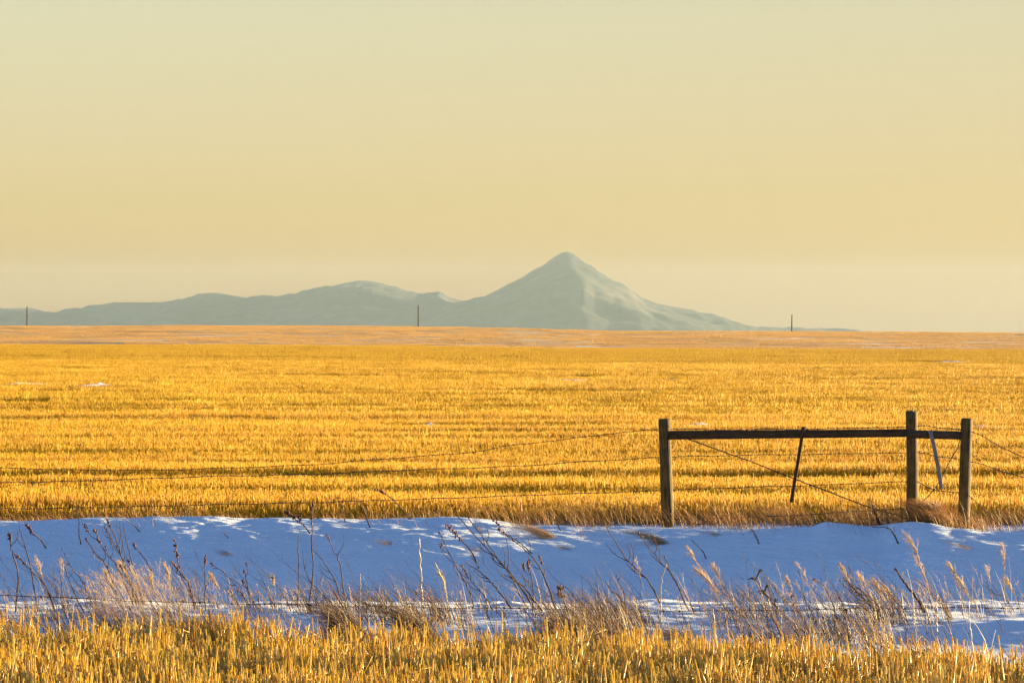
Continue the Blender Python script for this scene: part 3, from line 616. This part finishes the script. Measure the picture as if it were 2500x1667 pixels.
W = [
 # left group at the ditch edge
 ('weed', [(92, 1478), (78, 1400), (60, 1330), (46, 1283)], 33.8, 'tall bare weed near the left edge curving up to a thin tip', .0, 1, 1),
 ('weed', [(36, 1478), (44, 1400), (27, 1340), (23, 1302)], 33.6, 'leftmost weed, with a narrow reddish brown seed head', .9, 1, 1),
 ('weed', [(137, 1470), (110, 1428), (72, 1388), (38, 1352)], 33.9, 'dark red headed weed bent far left beside the leftmost weed', .8, 0, 1.1),
 ('weed', [(235, 1478), (205, 1425), (175, 1385), (150, 1338)], 33.7, 'thin dark weed leaning left of the pale grass clump', 0, 2, .9),
 ('weed', [(208, 1476), (170, 1420), (158, 1380), (149, 1345)], 33.5, 'short slim weed left of the pale grass clump', 0, 1, .8),
 ('weed', [(345, 1455), (305, 1385), (285, 1320), (262, 1268)], 34.0, 'tallest dark weed above the pale grass clump', .5, 3, 1.1),
 ('weed', [(335, 1430), (300, 1365), (270, 1310), (250, 1270)], 34.1, 'tall dark weed just left of the tallest one, with a bare tip', 0, 3, 1),
 ('weed', [(352, 1440), (325, 1380), (308, 1320), (301, 1277)], 34.0, 'tall slim weed right of the tallest one with a single stem', 0, 1, .9),
 ('weed', [(300, 1448), (262, 1385), (235, 1350), (210, 1315)], 33.8, 'branched dark weed left of the tall cluster', .3, 3, 1),
 ('weed', [(330, 1450), (290, 1390), (258, 1345), (230, 1294)], 33.9, 'weed with a small brown seed head left of the tall cluster', .8, 2, 1),
 ('weed', [(375, 1396), (352, 1362), (338, 1345), (325, 1324)], None, 'short dark seeded weed standing in the snow right of the tall cluster', .6, 0, 1),
 ('weed', [(488, 1470), (455, 1430), (440, 1400), (427, 1318)], 33.7, 'weed with a dense narrow seed head halfway up the snow', .9, 1, 1),
 ('weed', [(480, 1468), (462, 1428), (445, 1402), (420, 1372)], 33.6, 'knobbly short branch leaning left beside the narrow seed head', .8, 1, 1.1),
 ('weed', [(500, 1475), (501, 1430), (500, 1390), (501, 1358)], 33.6, 'straight upright seeded weed in the middle of the left half', .7, 1, .9),
 ('weed', [(615, 1480), (590, 1448), (560, 1410), (515, 1374)], 33.8, 'arching weed leaning left of the two upright stalks', .2, 3, .9),
 ('weed', [(630, 1480), (610, 1450), (602, 1420), (597, 1392)], 33.7, 'small twiggy weed left of the two upright stalks', .3, 3, .8),
 ('weed', [(727, 1475), (729, 1410), (728, 1340), (731, 1290)], 33.9, 'thin straight stalk, left of two upright ones', 0, 0, .8),
 ('weed', [(752, 1472), (764, 1400), (761, 1300), (763, 1232)], 33.9, 'tall dark upright weed whose seed head reaches the field', .9, 1, 1.1),
 ('weed', [(838, 1465), (820, 1420), (790, 1370), (760, 1338)], 33.8, 'thin weed leaning left of the pale twin reeds', 0, 2, .9),
 ('weed', [(845, 1440), (830, 1380), (815, 1345), (799, 1308)], 34.0, 'slim weed with seeded tip above the centre left grass', .4, 1, .9),
 ('weed', [(1158, 1478), (1142, 1430), (1110, 1375), (1072, 1300)], 34.0, 'long arching weed with a twiggy tip left of the big dark cluster', .3, 3, 1),
 ('weed', [(1312, 1490), (1255, 1410), (1195, 1345), (1112, 1256)], 34.1, 'longest leaning weed of the big dark cluster', 0, 5, 1.25),
 ('weed', [(1296, 1488), (1262, 1435), (1240, 1395), (1142, 1262)], 34.0, 'second long weed of the big dark cluster, tip beside the longest', 0, 4, 1.2),
 ('weed', [(1362, 1480), (1325, 1400), (1292, 1350), (1218, 1292)], 33.9, 'weed with dark red leaf blob halfway along in the big cluster', .7, 3, 1.1),
 ('weed', [(1256, 1488), (1215, 1440), (1185, 1405), (1140, 1374)], 33.8, 'thick low branch at the left of the big dark cluster', .1, 3, 1.25),
 ('weed', [(1210, 1484), (1178, 1448), (1152, 1420), (1128, 1382)], 33.8, 'thin low weed left of the thick low branch', .5, 2, .9),
 ('weed', [(1300, 1492), (1302, 1440), (1296, 1400), (1289, 1374)], 33.7, 'upright weed with a pale brown head amid the big cluster', .8, 2, 1),
 ('weed', [(1330, 1490), (1290, 1445), (1262, 1420), (1230, 1402)], 33.7, 'twisted short branch at the foot of the big cluster', 0, 4, 1.2),
 ('weed', [(1390, 1492), (1378, 1470), (1368, 1450), (1368, 1434)], 33.6, 'short thick dark red seed stalk right of the big cluster', 1.6, 0, 1.4),
 ('weed', [(1535, 1503), (1515, 1460), (1492, 1440), (1478, 1418)], 33.7, 'small forked bare twig left of the open snow gap', 0, 2, 1),
 ('weed', [(1530, 1500), (1524, 1450), (1512, 1425), (1504, 1402)], 33.7, 'small straight twig beside the forked bare twig', 0, 1, .9),
 ('weed', [(1622, 1500), (1585, 1420), (1535, 1370), (1480, 1285)], 34.0, 'tall twiggy weed below the left fence post', 0, 6, 1.1),
 ('weed', [(1685, 1490), (1645, 1410), (1612, 1370), (1560, 1300)], 34.0, 'tall bare weed leaning toward the left fence post', .2, 4, 1.1),
 ('weed', [(1697, 1491), (1685, 1470), (1672, 1452), (1656, 1432)], 33.8, 'dark short stalk right of the tall leaning weeds', 0, 0, 1.1),
 ('weed', [(2160, 1530), (2128, 1470), (2098, 1438), (2060, 1412)], 33.4, 'dark multi-stemmed weed amid the right plumes', .3, 4, 1.2),
 ('weed', [(2145, 1520), (2112, 1465), (2080, 1430), (2050, 1375)], 33.5, 'tall dark weed with a pale tip left of the right plumes', .2, 4, 1.1),
 ('weed', [(2040, 1478), (2025, 1452), (2005, 1425), (1987, 1414)], 33.7, 'weed bent over with a tiny dark bud at its tip', .3, 1, .9),
 ('weed', [(2262, 1512), (2240, 1462), (2210, 1425), (2186, 1388)], 33.3, 'thick dark red broken reed left of the tallest plume', .25, 0, 2.6),
 ('weed', [(2480, 1500), (2462, 1470), (2440, 1450), (2422, 1428)], 33.6, 'bare dark weed near the right edge', 0, 2, .9),
 ('leafy', [(1925, 1540), (1890, 1475), (1862, 1440), (1838, 1404)], 33.2, 'leafy dark weed with drooping blades right of centre', .0, 1, 1.2),
 ('leafy', [(1966, 1500), (1935, 1480), (1915, 1468), (1940, 1455)], 33.3, 'low leafy dark weed beside the taller leafy one', .0, 1, 1.),
 # pale stalks
 ('reed', [(1030, 1530), (1029, 1440), (1026, 1370), (1023, 1312)], 32.8, 'pale split reed standing straight at centre left', 0, 0, 1.5),
 ('reed', [(1100, 1510), (1085, 1430), (1075, 1400), (1060, 1371)], 32.9, 'pale reed with a snapped blunt top right of the straight one', 0, 0, 1.5),
 ('reed', [(877, 1500), (878, 1460), (879, 1430), (880, 1399)], 32.6, 'short pale straw left of the straight split reed', 0, 0, 1.1),
 ('reed', [(1614, 1512), (1613, 1450), (1616, 1410), (1627, 1377)], 32.9, 'curved pale stalk below the left fence post', 0, 0, 1.1),
 ('reed', [(2236, 1560), (2232, 1530), (2231, 1505), (2230, 1480)], 31.6, 'short pale straw left of the tallest plume', 0, 0, 1),
 ('reed', [(2290, 1570), (2288, 1520), (2287, 1480), (2287, 1452)], 31.3, 'straight pale straw right of the tallest plume', 0, 0, 1.1),
 ('reed', [(2378, 1605), (2371, 1550), (2367, 1510), (2366, 1464)], 30.0, 'pale straw standing alone by the right snow mound', 0, 0, 1.1),
 ('reed', [(1758, 1600), (1750, 1560), (1745, 1520), (1739, 1484)], 30.5, 'tall pale straw rising from the stubble right of centre', 0, 0, 1.1),
 ('reed', [(1814, 1610), (1811, 1570), (1806, 1545), (1803, 1518)], 30.4, 'pale straw right of the tall one in the stubble', 0, 0, 1.1),
 ('reed', [(1160, 1560), (1155, 1525), (1150, 1500), (1148, 1470)], 31.2, 'pale stiff straw at the middle of the verge', 0, 0, 1.1),
 # plume grasses
 ('plume', [(2335, 1600), (2290, 1470), (2250, 1390), (2238, 1345), (2205, 1298)], 31.8, 'tallest pale plume, arching up to the snow crest at the right', 1.2, 0, 1.4),
 ('plume', [(2310, 1580), (2285, 1500), (2262, 1420), (2252, 1378)], 32.0, 'slim plume just right of the tallest one', .5, 0, 1.1),
 ('plume', [(1800, 1530), (1772, 1470), (1735, 1425), (1698, 1388)], 33.0, 'broad tan plume leaning left under the fence rail', 1.3, 0, 1.1),
 ('plume', [(1815, 1530), (1785, 1460), (1760, 1420), (1744, 1378)], 33.0, 'tan plume directly right of the broad one', 1.0, 0, 1),
 ('plume', [(1790, 1535), (1745, 1440), (1705, 1380), (1675, 1330)], 33.3, 'tall faint plume above the broad tan one', .7, 0, .9),
 ('plume', [(2000, 1510), (1985, 1450), (1965, 1405), (1940, 1370)], 33.4, 'small pale plume over the middle of the snow', .5, 0, .8),
 ('plume', [(1950, 1510), (1942, 1460), (1930, 1430), (1922, 1415)], 33.4, 'short fuzzy plume beside the leafy dark weed', .6, 0, .8),
 ('plume', [(2110, 1520), (2095, 1450), (2070, 1415), (2050, 1376)], 33.3, 'pale plume left of the drooping one', .7, 0, .9),
 ('plume', [(2120, 1520), (2118, 1450), (2110, 1425), (2095, 1405)], 33.2, 'short plume with a round tan head', .7, 0, .9),
 ('plume', [(2180, 1530), (2165, 1480), (2150, 1445), (2135, 1418)], 33.1, 'full drooping tan plume at the foot of the right posts', 1.3, 0, 1),
 ('plume', [(2205, 1530), (2190, 1490), (2175, 1455), (2160, 1440)], 33.0, 'low dense plume right of the drooping one', 1.0, 0, 1),
 ('plume', [(2360, 1530), (2350, 1460), (2335, 1410), (2312, 1374)], 33.2, 'thin plume halfway between the tallest plume and the right edge', .9, 0, .9),
 ('plume', [(2385, 1530), (2370, 1470), (2355, 1435), (2340, 1418)], 33.2, 'soft rounded plume below the thin one on the right', 1.0, 0, .9),
 ('plume', [(2425, 1520), (2420, 1450), (2415, 1410), (2408, 1384)], 33.4, 'small plume near the right edge of the snow', .6, 0, .8),
 ('plume', [(2452, 1520), (2452, 1420), (2452, 1370), (2448, 1325)], 33.6, 'narrow upright whitish plume near the right edge', .8, 0, .9),
 ('plume', [(2490, 1510), (2480, 1460), (2468, 1435), (2456, 1418)], 33.5, 'rightmost pinkish plume, close to the right edge of the snow', .9, 0, .9),
 ('plume', [(330, 1500), (320, 1440), (305, 1400), (292, 1378)], 33.2, 'bright tan plume at the top of the left grass clump', 1.2, 0, .9),
 ('plume', [(290, 1500), (280, 1450), (268, 1420), (255, 1395)], 33.2, 'tan plume on the left side of the left grass clump', 1.0, 0, .9),
 ('plume', [(385, 1500), (380, 1455), (372, 1430), (365, 1412)], 33.1, 'tan plume on the right side of the left grass clump', 1.0, 0, .9),
 ('plume', [(425, 1500), (418, 1445), (412, 1410), (400, 1372)], 33.2, 'tall pale plume right of the left grass clump', .8, 0, .9),
 ('plume', [(120, 1500), (112, 1440), (100, 1400), (88, 1362)], 33.2, 'pale plume standing near the left edge', .7, 0, .8),
 ('plume', [(165, 1500), (158, 1450), (154, 1400), (153, 1368)], 33.2, 'slender upright plume between the left edge and the clump', .6, 0, .8),
 ('plume', [(560, 1500), (545, 1460), (530, 1430), (515, 1402)], 33.2, 'faint tan plume right of the straight seeded weed', .8, 0, .8),
 ('plume', [(672, 1500), (670, 1450), (668, 1425), (666, 1412)], 33.2, 'tan spike of grass left of the two upright stalks', .8, 0, .9),
 ('plume', [(1098, 1505), (1092, 1450), (1086, 1420), (1070, 1400)], 33.3, 'wispy plume behind the snapped pale reed', .7, 0, .8),
 ('plume', [(1580, 1500), (1572, 1440), (1562, 1400), (1552, 1362)], 33.5, 'tiny orange plume beside the tall twiggy weed', .4, 0, .7),
 # on the bank and at its crest
 ('weed', [(116, 1337), (100, 1318), (82, 1302), (64, 1280)], None, 'small forked weed with black seeds on the upper left snow', 1.1, 1, 1.2),
 ('weed', [(198, 1328), (193, 1300), (193, 1270), (189, 1243)], None, 'lone thin weed at the top of the left snow bank', .1, 0, 1.2),
 ('weed', [(347, 1298), (330, 1285), (312, 1272), (297, 1266)], None, 'fine twig lying near the crest above the tall cluster', 0, 0, .9),
 ('weed', [(560, 1313), (552, 1306), (545, 1301), (538, 1298)], None, 'tiny twig lying alone on the left snow', 0, 1, .9),
 ('weed', [(762, 1303), (742, 1283), (722, 1268), (698, 1248)], None, 'dark red leafy branch sprawling over the snow crest', 1.0, 2, 1.3),
 ('weed', [(905, 1287), (893, 1258), (880, 1230), (862, 1212)], None, 'dark bare weed on the crest right of the upright tall weed', 0, 0, 1.2),
 ('weed', [(845, 1274), (838, 1260), (833, 1248), (826, 1226)], None, 'thin short weed on the crest left of the bare dark one', 0, 0, 1.1),
 ('weed', [(1005, 1268), (975, 1235), (950, 1212), (919, 1194)], None, 'weed with a fat brown seed head in front of the lower wire', .8, 0, 1.1),
 ('weed', [(1171, 1387), (1150, 1345), (1125, 1318), (1094, 1284)], None, 'weed with a bright dark red seed head on the open snow', 1.2, 0, 1.3),
 ('weed', [(1305, 1352), (1270, 1325), (1240, 1305), (1205, 1270)], None, 'faint weed drooping over the snow left of the tan tuft', .4, 2, .9),
 ('weed', [(1373, 1296), (1355, 1270), (1342, 1250), (1326, 1228)], None, 'thin weed on the crest right of the tan tuft', 0, 1, 1.),
 ('weed', [(1727, 1364), (1715, 1345), (1702, 1330), (1687, 1317)], None, 'bare dark twig stuck in the snow under the long rail', 0, 0, 1.1),
 ('weed', [(1855, 1327), (1845, 1308), (1838, 1295), (1824, 1284)], None, 'black twig at the crest under the brown hanging stay', 0, 0, 1.2),
 ('weed', [(2195, 1326), (2180, 1300), (2165, 1288), (2130, 1286)], None, 'dark branch hooked over the snow left of the tallest post', 0, 1, 1.5),
 ('weed', [(2148, 1287), (2140, 1262), (2132, 1240), (2122, 1214)], 49.6, 'tall dark stick crossing the brace wire left of the tallest post', 0, 2, 1.6),
 ('weed', [(2152, 1287), (2143, 1265), (2137, 1252), (2130, 1236)], 49.6, 'shorter dark stick beside the tall one left of the tallest post', 0, 1, 1.6),
 ('weed', [(2203, 1275), (2202, 1255), (2200, 1232), (2198, 1214)], 49.7, 'fine upright twig right beside the tallest post', 0, 0, 1.1),
]
for i, (kind, pts, Y, lab, head, br, th) in enumerate(W):
    weed(kind, pts, Y, lab, VG if (Y and Y < 40) else BG, head, br, th, i)

def tuft(px, py, w, h, n, label, m, lean=-.9, Y=None, name='grass_tuft', up=1.0):
    Yb = Y if Y else hit(px, py); s = Yb * K; snow = name == 'grass_tuft'
    x0 = (px - 1250 + (w * .28 if snow else 0)) * s
    if snow: n = int(n * (.28 if h > 25 else .22)); m = M_tuft
    x = x0 + rng.normal(0, w * s * (.13 if snow else .24), n); y = Yb + rng.normal(0, .06 if snow else .1, n); z = ground(x, y) - .015
    hh = h * s * rng.uniform(.35, 1.35, n) * (1.25 if snow else 1) * np.clip(1.1 - np.abs((x - x0) / (w * s * .75)) ** 1.5, .15, 1)
    if snow: lean = -1.9 if h > 25 else -2.6
    P_, r_ = blades(x, y, z, np.maximum(hh, .02), rng.normal(lean, .35, n), rng.normal(-.1, .3, n), np.full(n, .0014 if snow else .0021), .3 * up)
    mb = MB(); mb.add(*tubes(P_, r_, 3, False, rng.random(n)))
    o = mb.build(name, m); me = o.data
    me.transform(__import__('mathutils').Matrix.Translation((-x0, -Yb, 0))); o.location = (x0, Yb, 0)
    return tag(o, label, 'grass tuft', 'grass tufts poking out of the snow', 'thing')
tuft(1320, 1313, 75, 34, 900, 'largest tan tuft swept left on the snow left of the fence post', M_fgrass, -1.3)
tuft(1600, 1327, 66, 32, 800, 'grey brown tuft bent over right below the left fence post', M_grass, -1.1)
tuft(1378, 1339, 50, 9, 260, 'flat tan tuft just right of the largest tuft on the snow', M_fgrass, -2.2)
tuft(945, 1328, 45, 11, 220, 'small flattened tuft on the snow above the straight pale reed', M_fgrass, -2)
tuft(548, 1352, 55, 10, 260, 'long low tuft half buried in the left snow', M_fgrass, -2.2)
tuft(1165, 1345, 45, 12, 140, 'faint wispy tuft on the snow beside the dark red seed head', M_fgrass, -1.8)
tuft(1745, 1306, 45, 14, 180, 'thin tan tuft just below the crest under the long rail', M_fgrass, -1.2)
tuft(2360, 1338, 35, 20, 140, 'small orange tuft on the snow under the right post', M_fgrass, -1)
tuft(2285, 1287, 80, 85, 2600, 'dense rusty brown grass clump wedged between the two right posts', M_fgrass, -.3, 49.7, 'grass_clump')
tuft(2325, 1292, 45, 60, 900, 'rusty grass clump leaning on the rightmost post', M_fgrass, -.9, 49.3, 'grass_clump')
tuft(1025, 1560, 95, 105, 900, 'dark brown grass tussock behind the stubble at centre left', M_grass, -.35, 31.0, 'grass_tussock')
tuft(850, 1545, 90, 95, 800, 'reddish brown grass tussock left of the centre tussock', M_grass, -.4, 31.3, 'grass_tussock')
tuft(1440, 1575, 110, 95, 900, 'greenish brown tussock in front of the ditch at centre', M_grass, -.5, 30.6, 'grass_tussock')
tuft(1680, 1600, 90, 80, 600, 'grey brown tussock below and right of the left fence post', M_grass, -.5, 30.2, 'grass_tussock')
tuft(500, 1540, 90, 45, 500, 'brown tussock behind the stubble in the left half', M_grass, -.4, 31.9, 'grass_tussock')
# dry burrs caught on the near wire and stems
for (px, py, Y, lab) in ((2066, 1489, 32.65, 'dark round burr caught on the near wire'), (1993, 1515, 32.4, 'small black burr low in the grass below the wire'), (2044, 1513, 32.4, 'reddish burr beside the small black one')):
    c = P(px, py, Y); o = empty('burr', c, lab, 'burr', 'dry burrs')
    mb = MB(); mb.blob(c, .013, .2, .5)
    for k in range(26):
        v = rng.normal(0, 1, 3); v /= np.linalg.norm(v); mb.tube([c, c + v * .022], [.002, .0008], 3, .3)
    mb.build('burr_head', M_seed, o)
    mb = MB(); xg, yg = c[0] + .05, Y + .02; mb.tube(smooth_path([[xg, yg, float(ground(xg, yg)) - .02], [c[0] + .03, Y, c[2] - .08], c], 8), .0018, 5); mb.build('stem', M_weed, o)
# bent straw at lower right
o = empty('bent_straw', P(2195, 1600, 29.3), 'long pale straw folded into a sharp peak above the right stubble', 'straw')
mb = MB(); mb.tube([P(2192, 1612, 29.3), P(2249, 1551, 29.25), P(2262, 1562, 29.2), P(2345, 1668, 28.6)], [.0022, .003, .003, .0022], 6, .6); mb.build('straw_stem', M_reed, o)

n = 420; xs_ = rng.uniform(-4.9, 4.9, n); ys_ = rng.uniform(30.8, 34.2, n); pp = pxof(xs_, ys_)
kk = rng.random(n) < np.clip(.12 + .75 * np.exp(-((pp - 300) / 260) ** 2) + .55 * (pp > 1620) * (pp < 2380) + .35 * np.exp(-((pp - 1280) / 160) ** 2), 0, 1) * np.where(ys_ < fg_edge(pp) + .3, 0, 1)
xs_ = xs_[kk]; ys_ = ys_[kk]; n = len(xs_)
P_, r_ = blades(xs_, ys_, ground(xs_, ys_) - .01, rng.uniform(.22, .58, n), rng.normal(-.5, .22, n), rng.normal(0, .15, n), rng.uniform(.0018, .0036, n), .05, 6)
P_ = P_ + rng.normal(0, .004, P_.shape) * np.array([1, 1, 0])
mb = MB(); mb.add(*tubes(P_, r_, 4, False, rng.random(n)))
m_ = 3; ii = np.repeat(np.arange(n), m_); kx = rng.integers(2, 5, n * m_); a_ = P_[ii, kx]; Lb = rng.uniform(.04, .13, n * m_)
dv = np.stack([rng.normal(-.35, .5, n * m_), rng.normal(0, .3, n * m_), np.full(n * m_, .9)], -1); dv /= np.linalg.norm(dv, axis=1, keepdims=True)
mb.add(*tubes(np.stack([a_, a_ + dv * Lb[:, None]], 1), np.array([[.0016, .0008]]) * np.ones((n * m_, 1)), 3, False, rng.random(n * m_)))
tag(mb.build('thin_stems', M_weed), 'tangle of thin dark leaning stems at the edge of the ditch', 'grass', kind='stuff')

# wispy grass clump on the left and thin haze of seed stems across the verge
def wisps(name, n, xr, yr, hm, dens, label):
    x = rng.uniform(*xr, n); y = rng.uniform(*yr, n); k = rng.random(n) < dens(x, y); x = x[k]; y = y[k]; n = len(x)
    h = hm(x) * np.clip(rng.normal(1, .28, n), .35, 1.8)
    P_, r_ = blades(x, y, ground(x, y) - .01, h, rng.normal(-.3, .25, n), rng.normal(0, .2, n), np.full(n, .0012))
    mb = MB(); mb.add(*tubes(P_, r_, 3, False, rng.beta(2, 2, n)))
    m = 14; i = np.repeat(np.arange(n), m); t = rng.uniform(.55, 1, n * m); a = P_[i, 2]; b = P_[i, 3]
    c = a + (b - a) * ((t - .55) / .45)[:, None]; L = rng.uniform(.006, .03, n * m)
    dv = rng.normal(0, .6, (n * m, 3)) + np.array([-.3, 0, .5]); dv /= np.linalg.norm(dv, axis=1, keepdims=True)
    V, F, T = tubes(np.stack([c, c + dv * L[:, None]], 1), np.full((n * m, 2), .0009), 3, False, rng.random(n * m)); mb.add(V, F, T)
    return tag(mb.build(name, M_plume), label, 'grass', kind='stuff')
wisps('wispy_grass', 8500, (-4.8, 4.8), (32.0, 34.3), lambda x: .16 + .20 * np.exp(-((pxof(x, 33) - 350) / 130) ** 2) + .08 * (pxof(x, 33) > 1680),
      lambda x, y: np.clip(.03 + .5 * np.exp(-((pxof(x, y) - 340) / 110) ** 2) + .12 * np.exp(-((pxof(x, y) - 600) / 150) ** 2) + .07 * (pxof(x, y) > 1650) * (pxof(x, y) < 2330) + .10 * (pxof(x, y) < 130), 0, 1),
      'pale wispy seed grass standing in the ditch edge snow')

# ------------------------------------------------------------------ light, sky, haze, camera
w = bpy.data.worlds.new('World'); sc.world = w; w.use_nodes = True; nt = w.node_tree; bg = nt.nodes['Background']
sky = nt.nodes.new('ShaderNodeTexSky'); sky.sky_type = 'NISHITA'; sky.sun_disc = False; sky.sun_elevation = R(SUN_EL); sky.sun_rotation = R(SUN_AZ)
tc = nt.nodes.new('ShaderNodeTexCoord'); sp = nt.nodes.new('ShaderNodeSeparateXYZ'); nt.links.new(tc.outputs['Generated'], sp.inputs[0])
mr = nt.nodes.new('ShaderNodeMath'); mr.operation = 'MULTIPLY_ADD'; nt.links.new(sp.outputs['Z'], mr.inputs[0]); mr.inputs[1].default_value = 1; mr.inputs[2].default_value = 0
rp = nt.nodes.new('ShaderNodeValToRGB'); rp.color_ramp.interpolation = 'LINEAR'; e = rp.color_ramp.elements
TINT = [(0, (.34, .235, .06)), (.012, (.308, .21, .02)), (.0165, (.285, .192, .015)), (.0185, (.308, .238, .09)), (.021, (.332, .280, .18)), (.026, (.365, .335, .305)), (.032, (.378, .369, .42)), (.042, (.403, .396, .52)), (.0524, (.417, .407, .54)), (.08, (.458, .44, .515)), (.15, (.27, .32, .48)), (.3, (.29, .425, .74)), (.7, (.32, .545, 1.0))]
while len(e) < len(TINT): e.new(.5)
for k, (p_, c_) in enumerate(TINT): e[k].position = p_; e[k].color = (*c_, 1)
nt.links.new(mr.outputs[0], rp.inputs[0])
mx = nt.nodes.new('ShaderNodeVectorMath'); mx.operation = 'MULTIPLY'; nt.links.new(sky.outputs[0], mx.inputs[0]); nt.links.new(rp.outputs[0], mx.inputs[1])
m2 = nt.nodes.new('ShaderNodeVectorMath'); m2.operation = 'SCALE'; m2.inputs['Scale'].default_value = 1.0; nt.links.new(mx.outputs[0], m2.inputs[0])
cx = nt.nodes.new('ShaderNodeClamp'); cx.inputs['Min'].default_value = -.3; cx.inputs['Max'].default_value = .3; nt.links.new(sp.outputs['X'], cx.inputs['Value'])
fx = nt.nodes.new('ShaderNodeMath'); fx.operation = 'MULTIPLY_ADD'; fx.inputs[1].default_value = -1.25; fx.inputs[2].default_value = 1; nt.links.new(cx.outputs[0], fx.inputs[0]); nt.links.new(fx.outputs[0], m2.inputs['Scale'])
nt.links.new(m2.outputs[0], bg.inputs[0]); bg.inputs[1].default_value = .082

sl = bpy.data.lights.new('sun', 'SUN'); sl.energy = 5.0; sl.angle = R(.6); sl.color = (1, .81, .44)
so = bpy.data.objects.new('sun', sl); col.objects.link(so)
from mathutils import Vector
S = Vector((math.sin(R(SUN_AZ)) * math.cos(R(SUN_EL)), math.cos(R(SUN_AZ)) * math.cos(R(SUN_EL)), math.sin(R(SUN_EL))))
so.rotation_euler = (-S).to_track_quat('-Z', 'Y').to_euler(); so.location = (20, 20, 30)

HAZE = True
if HAZE:
    me = bpy.data.meshes.new('haze'); x0, x1, y0, y1, z0, z1 = -30000, 30000, -1000, 27000, -75, 440
    me.from_pydata([(x0, y0, z0), (x1, y0, z0), (x1, y1, z0), (x0, y1, z0), (x0, y0, z1), (x1, y0, z1), (x1, y1, z1), (x0, y1, z1)], [], [(3, 2, 1, 0), (4, 5, 6, 7), (0, 1, 5, 4), (1, 2, 6, 5), (2, 3, 7, 6), (3, 0, 4, 7)])
    hz = bpy.data.objects.new('haze', me); col.objects.link(hz); tag(hz, 'thin evening haze over the plain', kind='stuff')
    m = bpy.data.materials.new('haze_air'); m.use_nodes = True; nt = m.node_tree; nt.nodes.clear()
    out = nt.nodes.new('ShaderNodeOutputMaterial'); pv = nt.nodes.new('ShaderNodeVolumePrincipled'); pv.inputs['Color'].default_value = (.53, .675, .79, 1); pv.inputs['Density'].default_value = 1.5e-5; pv.inputs['Anisotropy'].default_value = .2
    nt.links.new(pv.outputs[0], out.inputs['Volume']); me.materials.append(m)

cam = bpy.data.cameras.new('camera'); co = bpy.data.objects.new('camera', cam); col.objects.link(co); sc.camera = co
co.location = (0, 0, CZ); co.rotation_euler = (R(90), 0, 0); cam.sensor_width = 36; cam.lens = 36 * 50 / 12.65; cam.clip_start = .5; cam.clip_end = 200000
cam.shift_y = -(833.5 - HY) / 2500
sc.view_settings.view_transform = 'Standard'; sc.view_settings.look = 'None'; sc.view_settings.gamma = 1; sc.view_settings.exposure = 2.6
sc.cycles.use_denoising = True; sc.cycles.denoiser = 'OPENIMAGEDENOISE'; sc.cycles.denoising_input_passes = 'RGB_ALBEDO_NORMAL'
sc.cycles.max_bounces = 5; sc.cycles.diffuse_bounces = 4; sc.cycles.transmission_bounces = 3; sc.cycles.volume_bounces = 0
sc.cycles.use_adaptive_sampling = False
